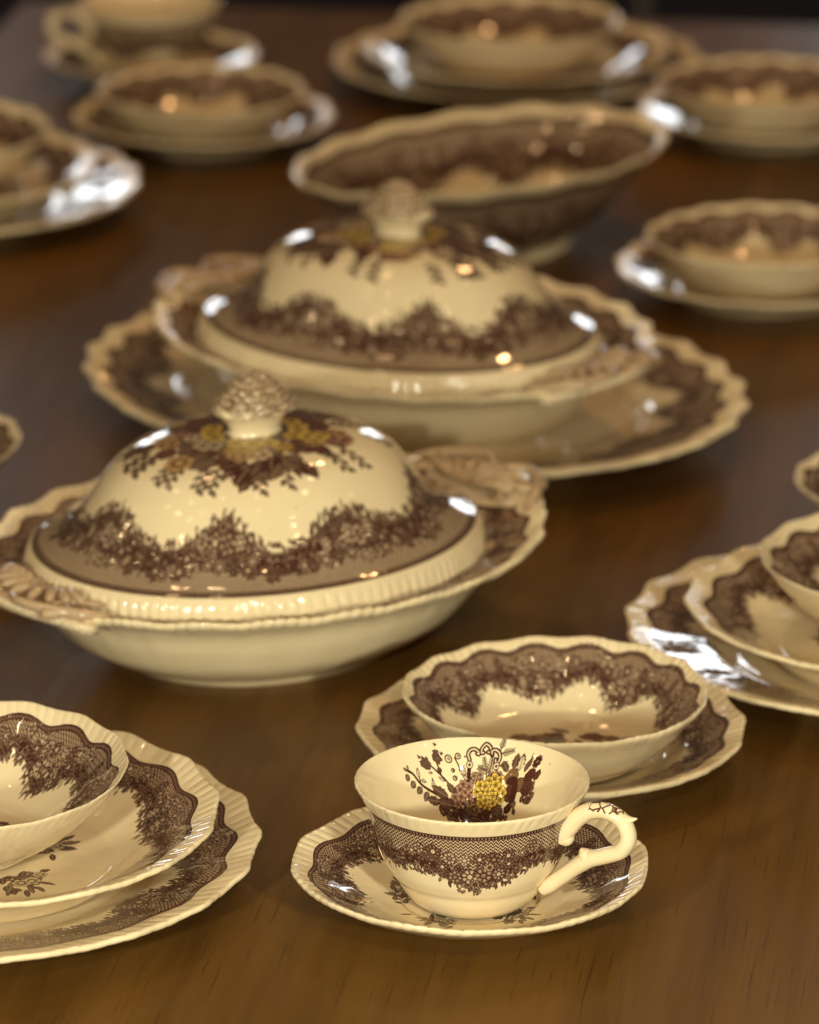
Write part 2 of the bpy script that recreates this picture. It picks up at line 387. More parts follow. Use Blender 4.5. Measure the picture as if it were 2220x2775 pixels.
# ------------------------------------------------------------------ materials
def N(nt, typ, **kw):
    n = nt.nodes.new(typ)
    for k_, v in kw.items(): setattr(n, k_, v)
    return n
def mixrgb(nt, fac, a, b):
    m = N(nt, 'ShaderNodeMix', data_type='RGBA')
    for key, val in ((0, fac), (6, a), (7, b)):
        if hasattr(val, 'is_output') or hasattr(val, 'links'): nt.links.new(val, m.inputs[key])
        else: m.inputs[key].default_value = val
    return m.outputs[2]
CREAM = (.80, .655, .43, 1)
INK = (.046, .0075, .0045, 1)
def glaze(name, border=None, centre=None, wear=.5):
    m = bpy.data.materials.new(name); m.use_nodes = True; nt = m.node_tree
    b = nt.nodes['Principled BSDF']
    tc = N(nt, 'ShaderNodeTexCoord')
    no = N(nt, 'ShaderNodeTexNoise'); no.inputs['Scale'].default_value = 38; no.inputs['Detail'].default_value = 4
    nt.links.new(tc.outputs['Object'], no.inputs['Vector'])
    base = mixrgb(nt, no.outputs['Fac'], (.88, .725, .475, 1), (.80, .635, .395, 1))
    n0 = N(nt, 'ShaderNodeTexNoise'); n0.inputs['Scale'].default_value = 9; n0.inputs['Detail'].default_value = 6
    nt.links.new(tc.outputs['Object'], n0.inputs['Vector'])
    st = N(nt, 'ShaderNodeMapRange'); st.inputs[1].default_value = .55; st.inputs[2].default_value = .8; st.inputs[4].default_value = .30
    nt.links.new(n0.outputs['Fac'], st.inputs[0])
    base = mixrgb(nt, st.outputs[0], base, (.66, .47, .27, 1))
    oi = N(nt, 'ShaderNodeObjectInfo'); om = N(nt, 'ShaderNodeMath', operation='MULTIPLY'); om.inputs[1].default_value = .22
    nt.links.new(oi.outputs['Random'], om.inputs[0])
    base = mixrgb(nt, om.outputs[0], base, (.74, .58, .37, 1))
    # a few fine dark specks in the clay
    vo = N(nt, 'ShaderNodeTexVoronoi'); vo.inputs['Scale'].default_value = 70
    nt.links.new(tc.outputs['Object'], vo.inputs['Vector'])
    lt = N(nt, 'ShaderNodeMath', operation='LESS_THAN'); lt.inputs[1].default_value = .035
    nt.links.new(vo.outputs['Distance'], lt.inputs[0])
    sc = N(nt, 'ShaderNodeMath', operation='MULTIPLY'); sc.inputs[1].default_value = .45
    nt.links.new(lt.outputs[0], sc.inputs[0])
    colr = mixrgb(nt, sc.outputs[0], base, (.25, .15, .08, 1))
    for im, uvn, ext in ((border, 'border', 'REPEAT'), (centre, 'centre', 'CLIP')):
        if im is None: continue
        uv = N(nt, 'ShaderNodeUVMap', uv_map=uvn)
        t = N(nt, 'ShaderNodeTexImage', image=im, extension=ext, interpolation='Linear')
        nt.links.new(uv.outputs[0], t.inputs[0])
        s = N(nt, 'ShaderNodeSeparateColor'); nt.links.new(t.outputs['Color'], s.inputs[0])
        colr = mixrgb(nt, s.outputs['Blue'], colr, (.46, .20, .13, 1))
        colr = mixrgb(nt, s.outputs['Green'], colr, (.88, .60, .11, 1))
        if uvn == 'centre' and True:
            colr = mixrgb(nt, t.outputs['Alpha'], colr, (.27, .23, .10, 1))
        n2 = N(nt, 'ShaderNodeTexNoise'); n2.inputs['Scale'].default_value = 260
        nt.links.new(tc.outputs['Object'], n2.inputs['Vector'])
        mr = N(nt, 'ShaderNodeMapRange'); mr.inputs[3].default_value = .97; mr.inputs[4].default_value = 1.0
        nt.links.new(n2.outputs['Fac'], mr.inputs[0])
        mm_ = N(nt, 'ShaderNodeMath', operation='MULTIPLY')
        nt.links.new(s.outputs['Red'], mm_.inputs[0]); nt.links.new(mr.outputs[0], mm_.inputs[1])
        colr = mixrgb(nt, mm_.outputs[0], colr, INK)
    nt.links.new(colr, b.inputs['Base Color'])
    b.inputs['Roughness'].default_value = .055
    b.inputs['IOR'].default_value = 1.52
    b.inputs['Subsurface Weight'].default_value = 0.0
    bp = N(nt, 'ShaderNodeBump'); bp.inputs['Strength'].default_value = .26; bp.inputs['Distance'].default_value = .002
    n3 = N(nt, 'ShaderNodeTexNoise'); n3.inputs['Scale'].default_value = 55; n3.inputs['Detail'].default_value = 2
    nt.links.new(tc.outputs['Object'], n3.inputs['Vector'])
    nt.links.new(n3.outputs['Fac'], bp.inputs['Height']); nt.links.new(bp.outputs[0], b.inputs['Normal'])
    return m
M_PLAIN = glaze('cream_glaze')
M_PLATE = glaze('printed_glaze_plate', IM_BORDER, IM_SPRIG)
M_BOWL = glaze('printed_glaze_bowl', IM_BORDER, IM_SCENE)
M_CUP = glaze('printed_glaze_cup', IM_BORDER2, IM_BOUQUET)
M_OVAL = glaze('printed_glaze_oval_bowl', IM_BORDER2, IM_SCENE)
M_LID = glaze('printed_glaze_lid', IM_BORDER3, IM_LID)

def knob_material(name='printed_relief_glaze', scale=420, dark=(.20, .10, .045, 1), pos=(.08, .26), keep=.2, cav=(.45, .535)):
    m = bpy.data.materials.new(name); m.use_nodes = True; nt = m.node_tree
    b = nt.nodes['Principled BSDF']
    tc = N(nt, 'ShaderNodeTexCoord')
    v = N(nt, 'ShaderNodeTexVoronoi', feature='DISTANCE_TO_EDGE'); v.inputs['Scale'].default_value = scale
    nt.links.new(tc.outputs['Object'], v.inputs['Vector'])
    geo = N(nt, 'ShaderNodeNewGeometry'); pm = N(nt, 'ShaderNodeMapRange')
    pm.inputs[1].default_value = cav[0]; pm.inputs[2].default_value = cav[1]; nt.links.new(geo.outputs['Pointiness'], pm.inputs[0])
    r = N(nt, 'ShaderNodeValToRGB'); r.color_ramp.elements[0].position = pos[0]; r.color_ramp.elements[1].position = pos[1]
    r.color_ramp.elements[0].color = dark; r.color_ramp.elements[1].color = (.84, .68, .46, 1)
    nt.links.new(v.outputs['Distance'], r.inputs[0])
    soft = mixrgb(nt, keep, r.outputs[0], (.82, .66, .44, 1))
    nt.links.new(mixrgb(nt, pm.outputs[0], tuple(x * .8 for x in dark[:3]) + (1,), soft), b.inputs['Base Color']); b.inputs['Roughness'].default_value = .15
    return m
M_KNOB = knob_material()
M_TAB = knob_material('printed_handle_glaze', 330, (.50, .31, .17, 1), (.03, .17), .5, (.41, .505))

def wood(name, dark, light, gloss=.3, grain=(30, 2.2, 30)):
    m = bpy.data.materials.new(name); m.use_nodes = True; nt = m.node_tree
    b = nt.nodes['Principled BSDF']
    tc = N(nt, 'ShaderNodeTexCoord')
    def noise(scale, detail, rough, vec_scale, dist=0.):
        mp = N(nt, 'ShaderNodeMapping'); mp.inputs['Scale'].default_value = vec_scale
        nt.links.new(tc.outputs['Object'], mp.inputs[0])
        n = N(nt, 'ShaderNodeTexNoise'); n.inputs['Scale'].default_value = scale; n.inputs['Detail'].default_value = detail
        n.inputs['Roughness'].default_value = rough; n.inputs['Distortion'].default_value = dist
        nt.links.new(mp.outputs[0], n.inputs['Vector']); return n.outputs['Fac']
    big = noise(2.6, 3, .5, (1.6, .5, 1), .4)
    mid = noise(1.0, 6, .6, grain, .3)
    fine = noise(1.0, 4, .7, (grain[0] * 24, grain[1] * 6, 60))
    c = mixrgb(nt, big, dark, light)
    mr = N(nt, 'ShaderNodeMapRange'); mr.inputs[1].default_value = .42; mr.inputs[2].default_value = .66; nt.links.new(mid, mr.inputs[0])
    c = mixrgb(nt, mr.outputs[0], c, tuple(x * .68 for x in dark[:3]) + (1,))
    # open pores: short dark dashes along the grain
    mr2 = N(nt, 'ShaderNodeMapRange'); mr2.inputs[1].default_value = .58; mr2.inputs[2].default_value = .67; nt.links.new(fine, mr2.inputs[0])
    ml = N(nt, 'ShaderNodeMath', operation='MULTIPLY'); ml.inputs[1].default_value = .6; nt.links.new(mr2.outputs[0], ml.inputs[0])
    c = mixrgb(nt, ml.outputs[0], c, (.018, .008, .004, 1))
    nt.links.new(c, b.inputs['Base Color'])
    b.inputs['Roughness'].default_value = gloss
    rr = N(nt, 'ShaderNodeMapRange'); rr.inputs[3].default_value = gloss - .05; rr.inputs[4].default_value = gloss + .1
    nt.links.new(big, rr.inputs[0]); nt.links.new(rr.outputs[0], b.inputs['Roughness'])
    bp = N(nt, 'ShaderNodeBump'); bp.inputs['Strength'].default_value = .12; bp.inputs['Distance'].default_value = .0003; bp.invert = True
    nt.links.new(mr2.outputs[0], bp.inputs['Height']); nt.links.new(bp.outputs[0], b.inputs['Normal'])
    b.inputs['IOR'].default_value = 1.45; b.inputs['Specular IOR Level'].default_value = .26; b.inputs['Specular Tint'].default_value = (1, .72, .42, 1)
    return m
M_TABLE = wood('table_wood', (.125, .055, .0100, 1), (.172, .081, .0170, 1), .33)
M_DARKWOOD = wood('dark_wood', (.03, .012, .006, 1), (.05, .02, .01, 1), .35)
def flat(name, col, rough=.6, scale=30, amt=.3, metal=0):
    m = bpy.data.materials.new(name); m.use_nodes = True; nt = m.node_tree
    b = nt.nodes['Principled BSDF']; tc = N(nt, 'ShaderNodeTexCoord')
    n = N(nt, 'ShaderNodeTexNoise'); n.inputs['Scale'].default_value = scale; n.inputs['Detail'].default_value = 5
    nt.links.new(tc.outputs['Object'], n.inputs['Vector'])
    c = mixrgb(nt, n.outputs['Fac'], tuple(x * (1 - amt) for x in col) + (1,), tuple(min(1, x * (1 + amt)) for x in col) + (1,))
    nt.links.new(c, b.inputs['Base Color']); b.inputs['Roughness'].default_value = rough; b.inputs['Specular IOR Level'].default_value = .1 if rough > .8 else .5; b.inputs['Metallic'].default_value = metal
    return m
M_FLOOR = flat('dark_carpet', (.014, .007, .006), .95, 60, .35)
M_STEEL = flat('brushed_steel', (.5, .5, .5), .35, 20, .1, 1)
M_CLOTH = flat('black_fabric', (.012, .010, .010), .9, 90, .3)

# ------------------------------------------------------------------ object helpers
def tag(o, label=None, cat=None, group=None, kind=None):
    for k_, v in (('label', label), ('category', cat), ('group', group), ('kind', kind)):
        if v: o[k_] = v
    return o
def mesh_obj(name, me, parent=None, mats=()):
    o = bpy.data.objects.new(name, me); COL.objects.link(o)
    for m in mats: me.materials.append(m)
    if parent: o.parent = parent
    return o
def empty(name, loc=(0, 0, 0), rz=0):
    o = bpy.data.objects.new(name, None); COL.objects.link(o); o.empty_display_size = .03
    o.location = loc; o.rotation_euler = (0, 0, rz); return o
def build_mesh(name, verts, faces, smooth=True):
    me = bpy.data.meshes.new(name)
    me.from_pydata(verts, [], faces)
    me.polygons.foreach_set('use_smooth', np.full(len(me.polygons), smooth))
    me.update(); return me

def resample(P, ds):
    P = smooth_path(P, 12)
    L = np.concatenate([[0], np.cumsum(np.hypot(*np.diff(P, axis=0).T))])
    n = max(4, int(L[-1] / ds))
    t = np.linspace(0, L[-1], n)
    return np.stack([np.interp(t, L, P[:, 0]), np.interp(t, L, P[:, 1])], 1)

def shell(name, a, b, top, bot, lobes=12, amp=.02, ridges=92, rw=.009, rh=.0005, slant=380, tiles=4,
          band_top=(.0, .036), band_bot=None, centre_mm=64., ridge_side=0, sharp=1.0, ds=.0013, nang=None, thick=.0032, wob=0.0, lobestart=.62, wallmap=False, seed=0):
    """surface of revolution (oval a x b) with lobed outline and a gadrooned edge.
    top / bot: (r normalised, z metres) control points, centre->edge and edge->centre."""
    m = (a + b) / 2
    Tp = resample([(r * m, z) for r, z in top], ds); Bp = resample([(r * m, z) for r, z in bot], ds * 1.6)
    # rounded lip between them
    e0, e1 = Tp[-1], Bp[0]
    mid = (e0 + e1) / 2 ; gap = np.hypot(*(e1 - e0)) / 2
    out = np.array([e0[0] - Tp[-2][0], e0[1] - Tp[-2][1]]); out /= np.hypot(*out)
    lip = []
    for t in (.25, .5, .75):
        an = PI * t; lip.append(mid + (e0 - mid) * math.cos(an) + out * gap * math.sin(an))
    P = np.vstack([Tp, lip, Bp])
    nT = len(Tp); M = len(P)
    side = np.zeros(M, int); side[nT + 1:] = 1
    seg = np.concatenate([[0], np.cumsum(np.hypot(*np.diff(P, axis=0).T))])
    sE = seg[nT]
    s = np.abs(seg - sE)                      # distance from the lip
    rho = seg.copy()                          # distance from the centre (top side)
    tan = np.gradient(P, axis=0); tan /= np.maximum(1e-9, np.hypot(tan[:, 0], tan[:, 1]))[:, None]
    nrm = np.stack([-tan[:, 1], tan[:, 0]], 1)
    K = nang or ridges * 12
    th = np.linspace(0, 2 * PI, K, endpoint=False)
    rn = P[:, 0] / m
    lob = (.5 * (np.cos(lobes * th) + .22 * np.cos(2 * lobes * th)) - .1 + .10 * np.sin(3 * th + seed)) if lobes else np.zeros(K)
    lobw = np.clip((rn - lobestart) / (1 - lobestart), 0, 1) ** 1.5
    rad = P[:, 0][None, :] * (1 + amp * lob[:, None] * lobw[None, :])
    z = np.repeat(P[:, 1][None, :], K, 0)
    if wob:
        z = z + (wob * np.cos(lobes * th)[:, None]) * lobw[None, :]
        z = z + (.0007 * np.sin(2 * th + seed)[:, None]) * lobw[None, :]
    if ridges:
        w = np.clip((rw - s) / (rw * .25), 0, 1) * (np.where(side == ridge_side, 1, .55 if ridge_side == 0 else 0)) * np.clip(s / .0008, .35, 1)
        if ridge_side == 2: w = np.clip((rw - s) / (rw * .25), 0, 1)
        ph = ridges * th[:, None] + slant * s[None, :] + (1.1 * np.sin(5 * th + seed) + .7 * np.sin(13 * th + 2))[:, None]
        jit = 1 + .45 * np.sin(th * 7 + 1)[:, None] * np.sin(th * 13)[:, None] + .25 * np.sin(th * 31)[:, None]
        disp = rh * (np.abs(np.sin(ph / 2)) ** .45 * 2 - 1) * w[None, :] * jit
        rad = rad + disp * nrm[:, 0][None, :]; z = z + disp * nrm[:, 1][None, :]
    fx, fy = a / m, b / m
    vx = rad * np.cos(th)[:, None] * fx; vy = rad * np.sin(th)[:, None] * fy
    V = np.stack([vx, vy, z], 2)              # K x M x 3
    # first and last columns collapse to centre vertices
    verts = V[:, 1:-1].reshape(-1, 3)
    Mi = M - 2
    c0 = len(verts); verts = np.vstack([verts, [[0, 0, P[0, 1]], [0, 0, P[-1, 1]]]])
    I, J = np.meshgrid(np.arange(K), np.arange(Mi - 1), indexing='ij')
    I = I.ravel(); J = J.ravel(); I2 = (I + 1) % K
    quads = np.stack([I * Mi + J, I * Mi + J + 1, I2 * Mi + J + 1, I2 * Mi + J], 1)
    i = np.arange(K); i2 = (i + 1) % K
    t0 = np.stack([np.full(K, c0), i * Mi, i2 * Mi], 1)
    t1 = np.stack([np.full(K, c0 + 1), i2 * Mi + Mi - 1, i * Mi + Mi - 1], 1)
    nq = len(quads)
    me = bpy.data.meshes.new(name)
    me.vertices.add(len(verts)); me.vertices.foreach_set('co', verts.astype(np.float32).ravel())
    loops = np.concatenate([quads.ravel(), t0.ravel(), t1.ravel()])
    me.loops.add(len(loops)); me.loops.foreach_set('vertex_index', loops.astype(np.int32))
    me.polygons.add(nq + 2 * K)
    starts = np.concatenate([np.arange(nq) * 4, nq * 4 + np.arange(2 * K) * 3])
    me.polygons.foreach_set('loop_start', starts.astype(np.int32))
    me.polygons.foreach_set('loop_total', np.concatenate([np.full(nq, 4), np.full(2 * K, 3)]).astype(np.int32))
    me.polygons.foreach_set('use_smooth', np.ones(nq + 2 * K, bool))
    # uv layers
    def vof(j, sd):
        bd = band_top if sd == 0 else band_bot
        if bd is None: return np.full(len(j), .004)
        return np.clip(1 - (s[j] - bd[0]) / (bd[1] - bd[0]), .004, .996)
    jj = np.arange(M)
    v = np.where(side == 0, vof(jj, 0), vof(jj, 1))
    jq = J + 1
    lj = np.stack([jq, jq + 1, jq + 1, jq], 1).ravel()
    li = np.stack([I, I, I + 1, I + 1], 1).ravel()
    tj0 = np.tile([0, 1, 1], K); ti0 = np.stack([i + .5, i, i + 1], 1).ravel()
    tj1 = np.tile([M - 1, M - 2, M - 2], K); ti1 = np.stack([i + .5, i + 1, i], 1).ravel()
    LJ = np.concatenate([lj, tj0, tj1]); LI = np.concatenate([li, ti0, ti1]).astype(float)
    uu = LI / K * tiles
    fside = np.concatenate([np.repeat(side[np.minimum(jq + 1, M - 1)] | side[jq], 4), np.zeros(3 * K, int), np.ones(3 * K, int)])
    vv = v[LJ]; vv = np.where((fside == 1) & (side[LJ] == 0), .996 if band_bot else .004, vv)
    if band_bot is None: vv = np.where(fside == 1, .004, vv)
    uvb = me.uv_layers.new(name='border')
    uvb.data.foreach_set('uv', np.stack([uu, vv], 1).astype(np.float32).ravel())
    ang = LI / K * 2 * PI
    rr = rho[LJ] * 1000 / (2 * centre_mm)
    cu = .5 + (rr if not wallmap else rad.mean(0)[LJ] * 1000 / (2 * centre_mm) * 1.12) * np.cos(ang) * fx; cv = .5 + rr * np.sin(ang) * fy
    cu = np.where(fside == 1, -3, cu); cv = np.where(fside == 1, -3, cv)
    uvc = me.uv_layers.new(name='centre')
    uvc.data.foreach_set('uv', np.stack([cu, cv], 1).astype(np.float32).ravel())
    me.update(calc_edges=True); me.validate()
    return me

def sweep(path, radii, n=14, flat=1.0, up=(0, 1, 0)):
    """tube of changing radius along a smooth path; 'flat' widens it along 'up'."""
    Rr = np.interp(np.linspace(0, 1, (len(path) - 1) * 10 + 1), np.linspace(0, 1, len(radii)), radii)
    P = smooth_path(path, 10); up = np.array(up, float)
    T = np.gradient(P, axis=0); T /= np.linalg.norm(T, axis=1)[:, None]
    vs, fs = [], []
    for k_ in range(len(P)):
        s_ = np.cross(T[k_], up); s_ /= max(1e-6, np.linalg.norm(s_)); u_ = np.cross(s_, T[k_])
        for q in range(n):
            an = 2 * PI * q / n
            vs.append(P[k_] + Rr[k_] * (s_ * math.cos(an) + u_ * math.sin(an) * flat))
    for k_ in range(len(P) - 1):
        for q in range(n):
            q2 = (q + 1) % n; fs.append((k_ * n + q, k_ * n + q2, (k_ + 1) * n + q2, (k_ + 1) * n + q))
    c0 = len(vs); vs.append(P[0] - T[0] * Rr[0] * .7); vs.append(P[-1] + T[-1] * Rr[-1] * .7)
    for q in range(n):
        q2 = (q + 1) % n; fs.append((c0, q2, q)); fs.append((c0 + 1, (len(P) - 1) * n + q, (len(P) - 1) * n + q2))
    return [tuple(v) for v in vs], fs
def joined(name, parts):
    V, F = [], []
    for vs, fs in parts:
        o = len(V); V += vs; F += [tuple(i + o for i in f) for f in fs]
    return build_mesh(name, V, F)
def ball(c, r, n=10, sq=(1, 1, 1)):
    vs, fs = [], []
    for i in range(1, n):
        for j in range(2 * n):
            a, b2 = PI * i / n, PI * j / n
            vs.append((c[0] + r * sq[0] * math.sin(a) * math.cos(b2), c[1] + r * sq[1] * math.sin(a) * math.sin(b2), c[2] + r * sq[2] * math.cos(a)))
    m2 = 2 * n
    for i in range(n - 2):
        for j in range(m2):
            j2 = (j + 1) % m2; fs.append((i * m2 + j, (i + 1) * m2 + j, (i + 1) * m2 + j2, i * m2 + j2))
    t = len(vs); vs += [(c[0], c[1], c[2] + r * sq[2]), (c[0], c[1], c[2] - r * sq[2])]
    for j in range(m2):
        j2 = (j + 1) % m2; fs.append((t, j, j2)); fs.append((t + 1, (n - 2) * m2 + j2, (n - 2) * m2 + j))
    return vs, fs

# ------------------------------------------------------------------ ware meshes
def shift(pts, dz): return [(r, z + dz) for r, z in pts]
PLATE_TOP = [(0, .0045), (.5, .0045), (.60, .0055), (.66, .0088), (.72, .0118), (.86, .0152), (1.0, .0190)]
PLATE_BOT = [(.995, .0160), (.86, .0120), (.72, .0082), (.64, .0040), (.60, .0006), (.58, 0), (.56, .0010), (.50, .0016), (0, .0016)]
me_dinner = shell('dinner_plate', .125, .125, PLATE_TOP, PLATE_BOT, lobes=20, amp=.018, ridges=112, rw=.0105, rh=.00022, tiles=5, band_top=(.002, .046), centre_mm=80, wob=.0006)
me_dessert = shell('side_plate', .102, .102, PLATE_TOP[:-4] + [(.68, .0100), (.76, .0160), (.88, .0225), (1, .0270)],
                   [(.995, .0242), (.86, .0185), (.74, .0125), (.66, .0060), (.60, .0006), (.58, 0), (.56, .0010), (.50, .0016), (0, .0016)],
                   lobes=16, amp=.018, ridges=96, rw=.0095, rh=.00022, tiles=4, band_top=(.002, .042), centre_mm=74, wob=.0006)
me_tea = shell('tea_plate', .0845, .0845, PLATE_TOP, PLATE_BOT, lobes=16, amp=.018, ridges=80, rw=.0088, rh=.00022, tiles=4, band_top=(.001, .036), centre_mm=54, wob=.0005)
me_saucer = shell('saucer', .0725, .0725, [(0, .0042), (.36, .0042), (.40, .0052), (.55, .0070), (.75, .0125), (.90, .0176), (1, .0212)],
                  [(.99, .0183), (.88, .0138), (.72, .0085), (.55, .0040), (.46, .0008), (.44, 0), (.42, .001), (.38, .0016), (0, .0016)],
                  lobes=12, amp=.013, ridges=80, rw=.0085, rh=.00028, tiles=3, band_top=(.001, .036), centre_mm=58, wob=.0004)
BOWL_T = [(0, .0048), (.50, .0050), (.62, .0066), (.74, .0120), (.85, .0200), (.94, .0268), (1, .0305)]
BOWL_B = [(.99, .0276), (.92, .0222), (.83, .0145), (.72, .0070), (.62, .0026), (.58, .0), (.55, 0), (.53, .0018), (0, .002)]
me_bowl = shell('dessert_bowl', .0665, .0665, BOWL_T, BOWL_B, lobes=16, amp=.012, ridges=84, rw=.0082, rh=.00028, slant=60, tiles=4, band_top=(-.003, .036), centre_mm=62, wob=.0004)
SOUP_T = [(0, .0058), (.42, .0064), (.58, .0110), (.72, .0195), (.85, .0300), (.94, .0375), (1, .0430)]
SOUP_B = [(.99, .0400), (.93, .0325), (.84, .0235), (.72, .0135), (.60, .0065), (.52, .0030), (.50, 0), (.47, 0), (.46, .002), (0, .002)]
SOUP_T, SOUP_B = [(q, w * .84) for q, w in SOUP_T], [(q, w * .84) for q, w in SOUP_B]
me_soup = shell('soup_bowl', .0745, .0745, SOUP_T, SOUP_B, lobes=16, amp=.010, ridges=96, rw=.0088, rh=.00018, slant=250, tiles=4, band_top=(-.003, .045), centre_mm=70, wob=.0004)
CUP_T = [(0, .0042), (.30, .0045), (.48, .0085), (.62, .0175), (.74, .0290), (.84, .0400), (.93, .0480), (.985, .0520)]
CUP_B = [(1.0, .0512), (.962, .0478), (.928, .0445), (.905, .0425), (.875, .0370), (.83, .0280), (.765, .0190), (.705, .0142), (.692, .0130), (.665, .0120), (.615, .0072), (.545, .0026), (.50, .0008), (.485, 0), (.46, 0), (.45, .002), (0, .0022)]
me_cup = shell('cup_body', .0478, .0478, CUP_T, CUP_B, lobes=0, amp=0, ridges=58, rw=.0078, rh=.000222, slant=500, ridge_side=1, tiles=2,
               band_top=None, band_bot=(.0062, .0412), centre_mm=78.77, ds=.0010, nang=700, wallmap=True)
# covered dish
DISH_T = [(0, .0075), (.48, .0085), (.61, .0145), (.70, .0260), (.765, .0400), (.81, .0455), (.88, .0470), (.95, .0495), (1, .0530)]
DISH_B = [(.995, .0495), (.94, .0458), (.875, .0430), (.828, .0372), (.775, .0270), (.700, .0160), (.605, .0078), (.520, .0028), (.505, 0), (.48, 0), (.465, .002), (0, .003)]
me_dish = shell('dish_bowl', .142, .117, DISH_T, DISH_B, lobes=24, amp=.016, ridges=150, rw=.0095, rh=.0006, slant=150, tiles=6, band_top=(.001, .040), centre_mm=90, wob=.0008)
LID_T = [(0, .0605), (.24, .0600), (.42, .0582), (.56, .0528), (.655, .0440), (.725, .0335), (.785, .0248), (.855, .0190), (.92, .0155), (.985, .0128), (1.0, .0108), (1.012, .0060), (1.022, .0005)]
LID_B = [(1.0, 0), (.985, .004), (.975, .0090), (.90, .0130), (.835, .0166), (.765, .0222), (.705, .0310), (.635, .0415), (.54, .0505), (.40, .0555), (.24, .0575), (0, .0580)]
me_lid = shell('dome', .1125, .0935, LID_T, LID_B, lobes=0, amp=0, ridges=120, rw=.0118, rh=.0005, slant=120, tiles=4, band_top=(.0108, .062), centre_mm=93, nang=960)
me_platter = shell('oval_platter', .189, .154, [(0, .006), (.62, .006), (.69, .0090), (.74, .0140), (.86, .0185), (1, .0230)],
                   [(.995, .0198), (.86, .0150), (.74, .0100), (.66, .0040), (.63, 0), (.61, 0), (.60, .002), (0, .003)],
                   lobes=28, amp=.018, ridges=230, rw=.0105, rh=.0006, tiles=7, band_top=(.0015, .052), centre_mm=110, wob=.0008, nang=1600, ds=.0018)
OV_T = [(0, .010), (.42, .0115), (.62, .0205), (.78, .0370), (.90, .0525), (.96, .0590), (1, .0620)]
OV_B = [(.995, .0590), (.95, .0545), (.88, .0465), (.77, .0310), (.62, .0145), (.50, .0070), (.47, .0045), (.49, 0), (.46, 0), (.43, .004), (0, .006)]
me_ovalbowl = shell('vegetable_bowl', .132, .084, OV_T, OV_B, lobes=16, amp=.007, ridges=150, rw=.007, rh=.00028, tiles=4, band_top=(.004, .066), band_bot=(.002, .092), centre_mm=100, sharp=1.6, wob=.001)

def lid_knob_meshes():
    stem = shell('knob_stem', .0150, .0110, [(0, .0195), (.7, .0193), (1.25, .0182), (1.38, .0165)], [(1.32, .0150), (1.10, .0122), (.92, .0080), (.90, .0050), (1.10, .0010), (1.15, -.002), (0, -.003)], lobes=0, ridges=0, nang=64, ds=.0008, band_top=None)
    # cone of carved petals on top of the stem
    vs, fs = [], []
    K, M = 96, 34
    for i in range(M + 1):
        t = i / M
        for j in range(K):
            a = 2 * PI * j / K
            r = .0185 * (1 - t) ** .62 * (1 + .05 * math.sin(a * 9)) + .0006
            r = min(r, .0180)
            zz = .0175 * t
            # overlapping petals
            ph = a * 11 + (int(t * 7) % 2) * PI
            bump = .0016 * abs(math.sin(ph / 2)) * (1 - ((t * 7) % 1)) + .0006 * math.sin(a * 31 + t * 40)
            r2 = r + bump * (1 - t * .6)
            vs.append((r2 * math.cos(a) * 1.10, r2 * math.sin(a) * .88, .0165 + zz + bump * .5))
    for i in range(M):
        for j in range(K):
            j2 = (j + 1) % K; fs.append((i * K + j, i * K + j2, (i + 1) * K + j2, (i + 1) * K + j))
    c = len(vs); vs.append((0, 0, .0165 + .0176)); 
    for j in range(K): fs.append((M * K + j, M * K + (j + 1) % K, c))
    c = len(vs); vs.append((0, 0, .0165))
    for j in range(K): fs.append(((j + 1) % K, j, c))
    return stem, build_mesh('knob', vs, fs)

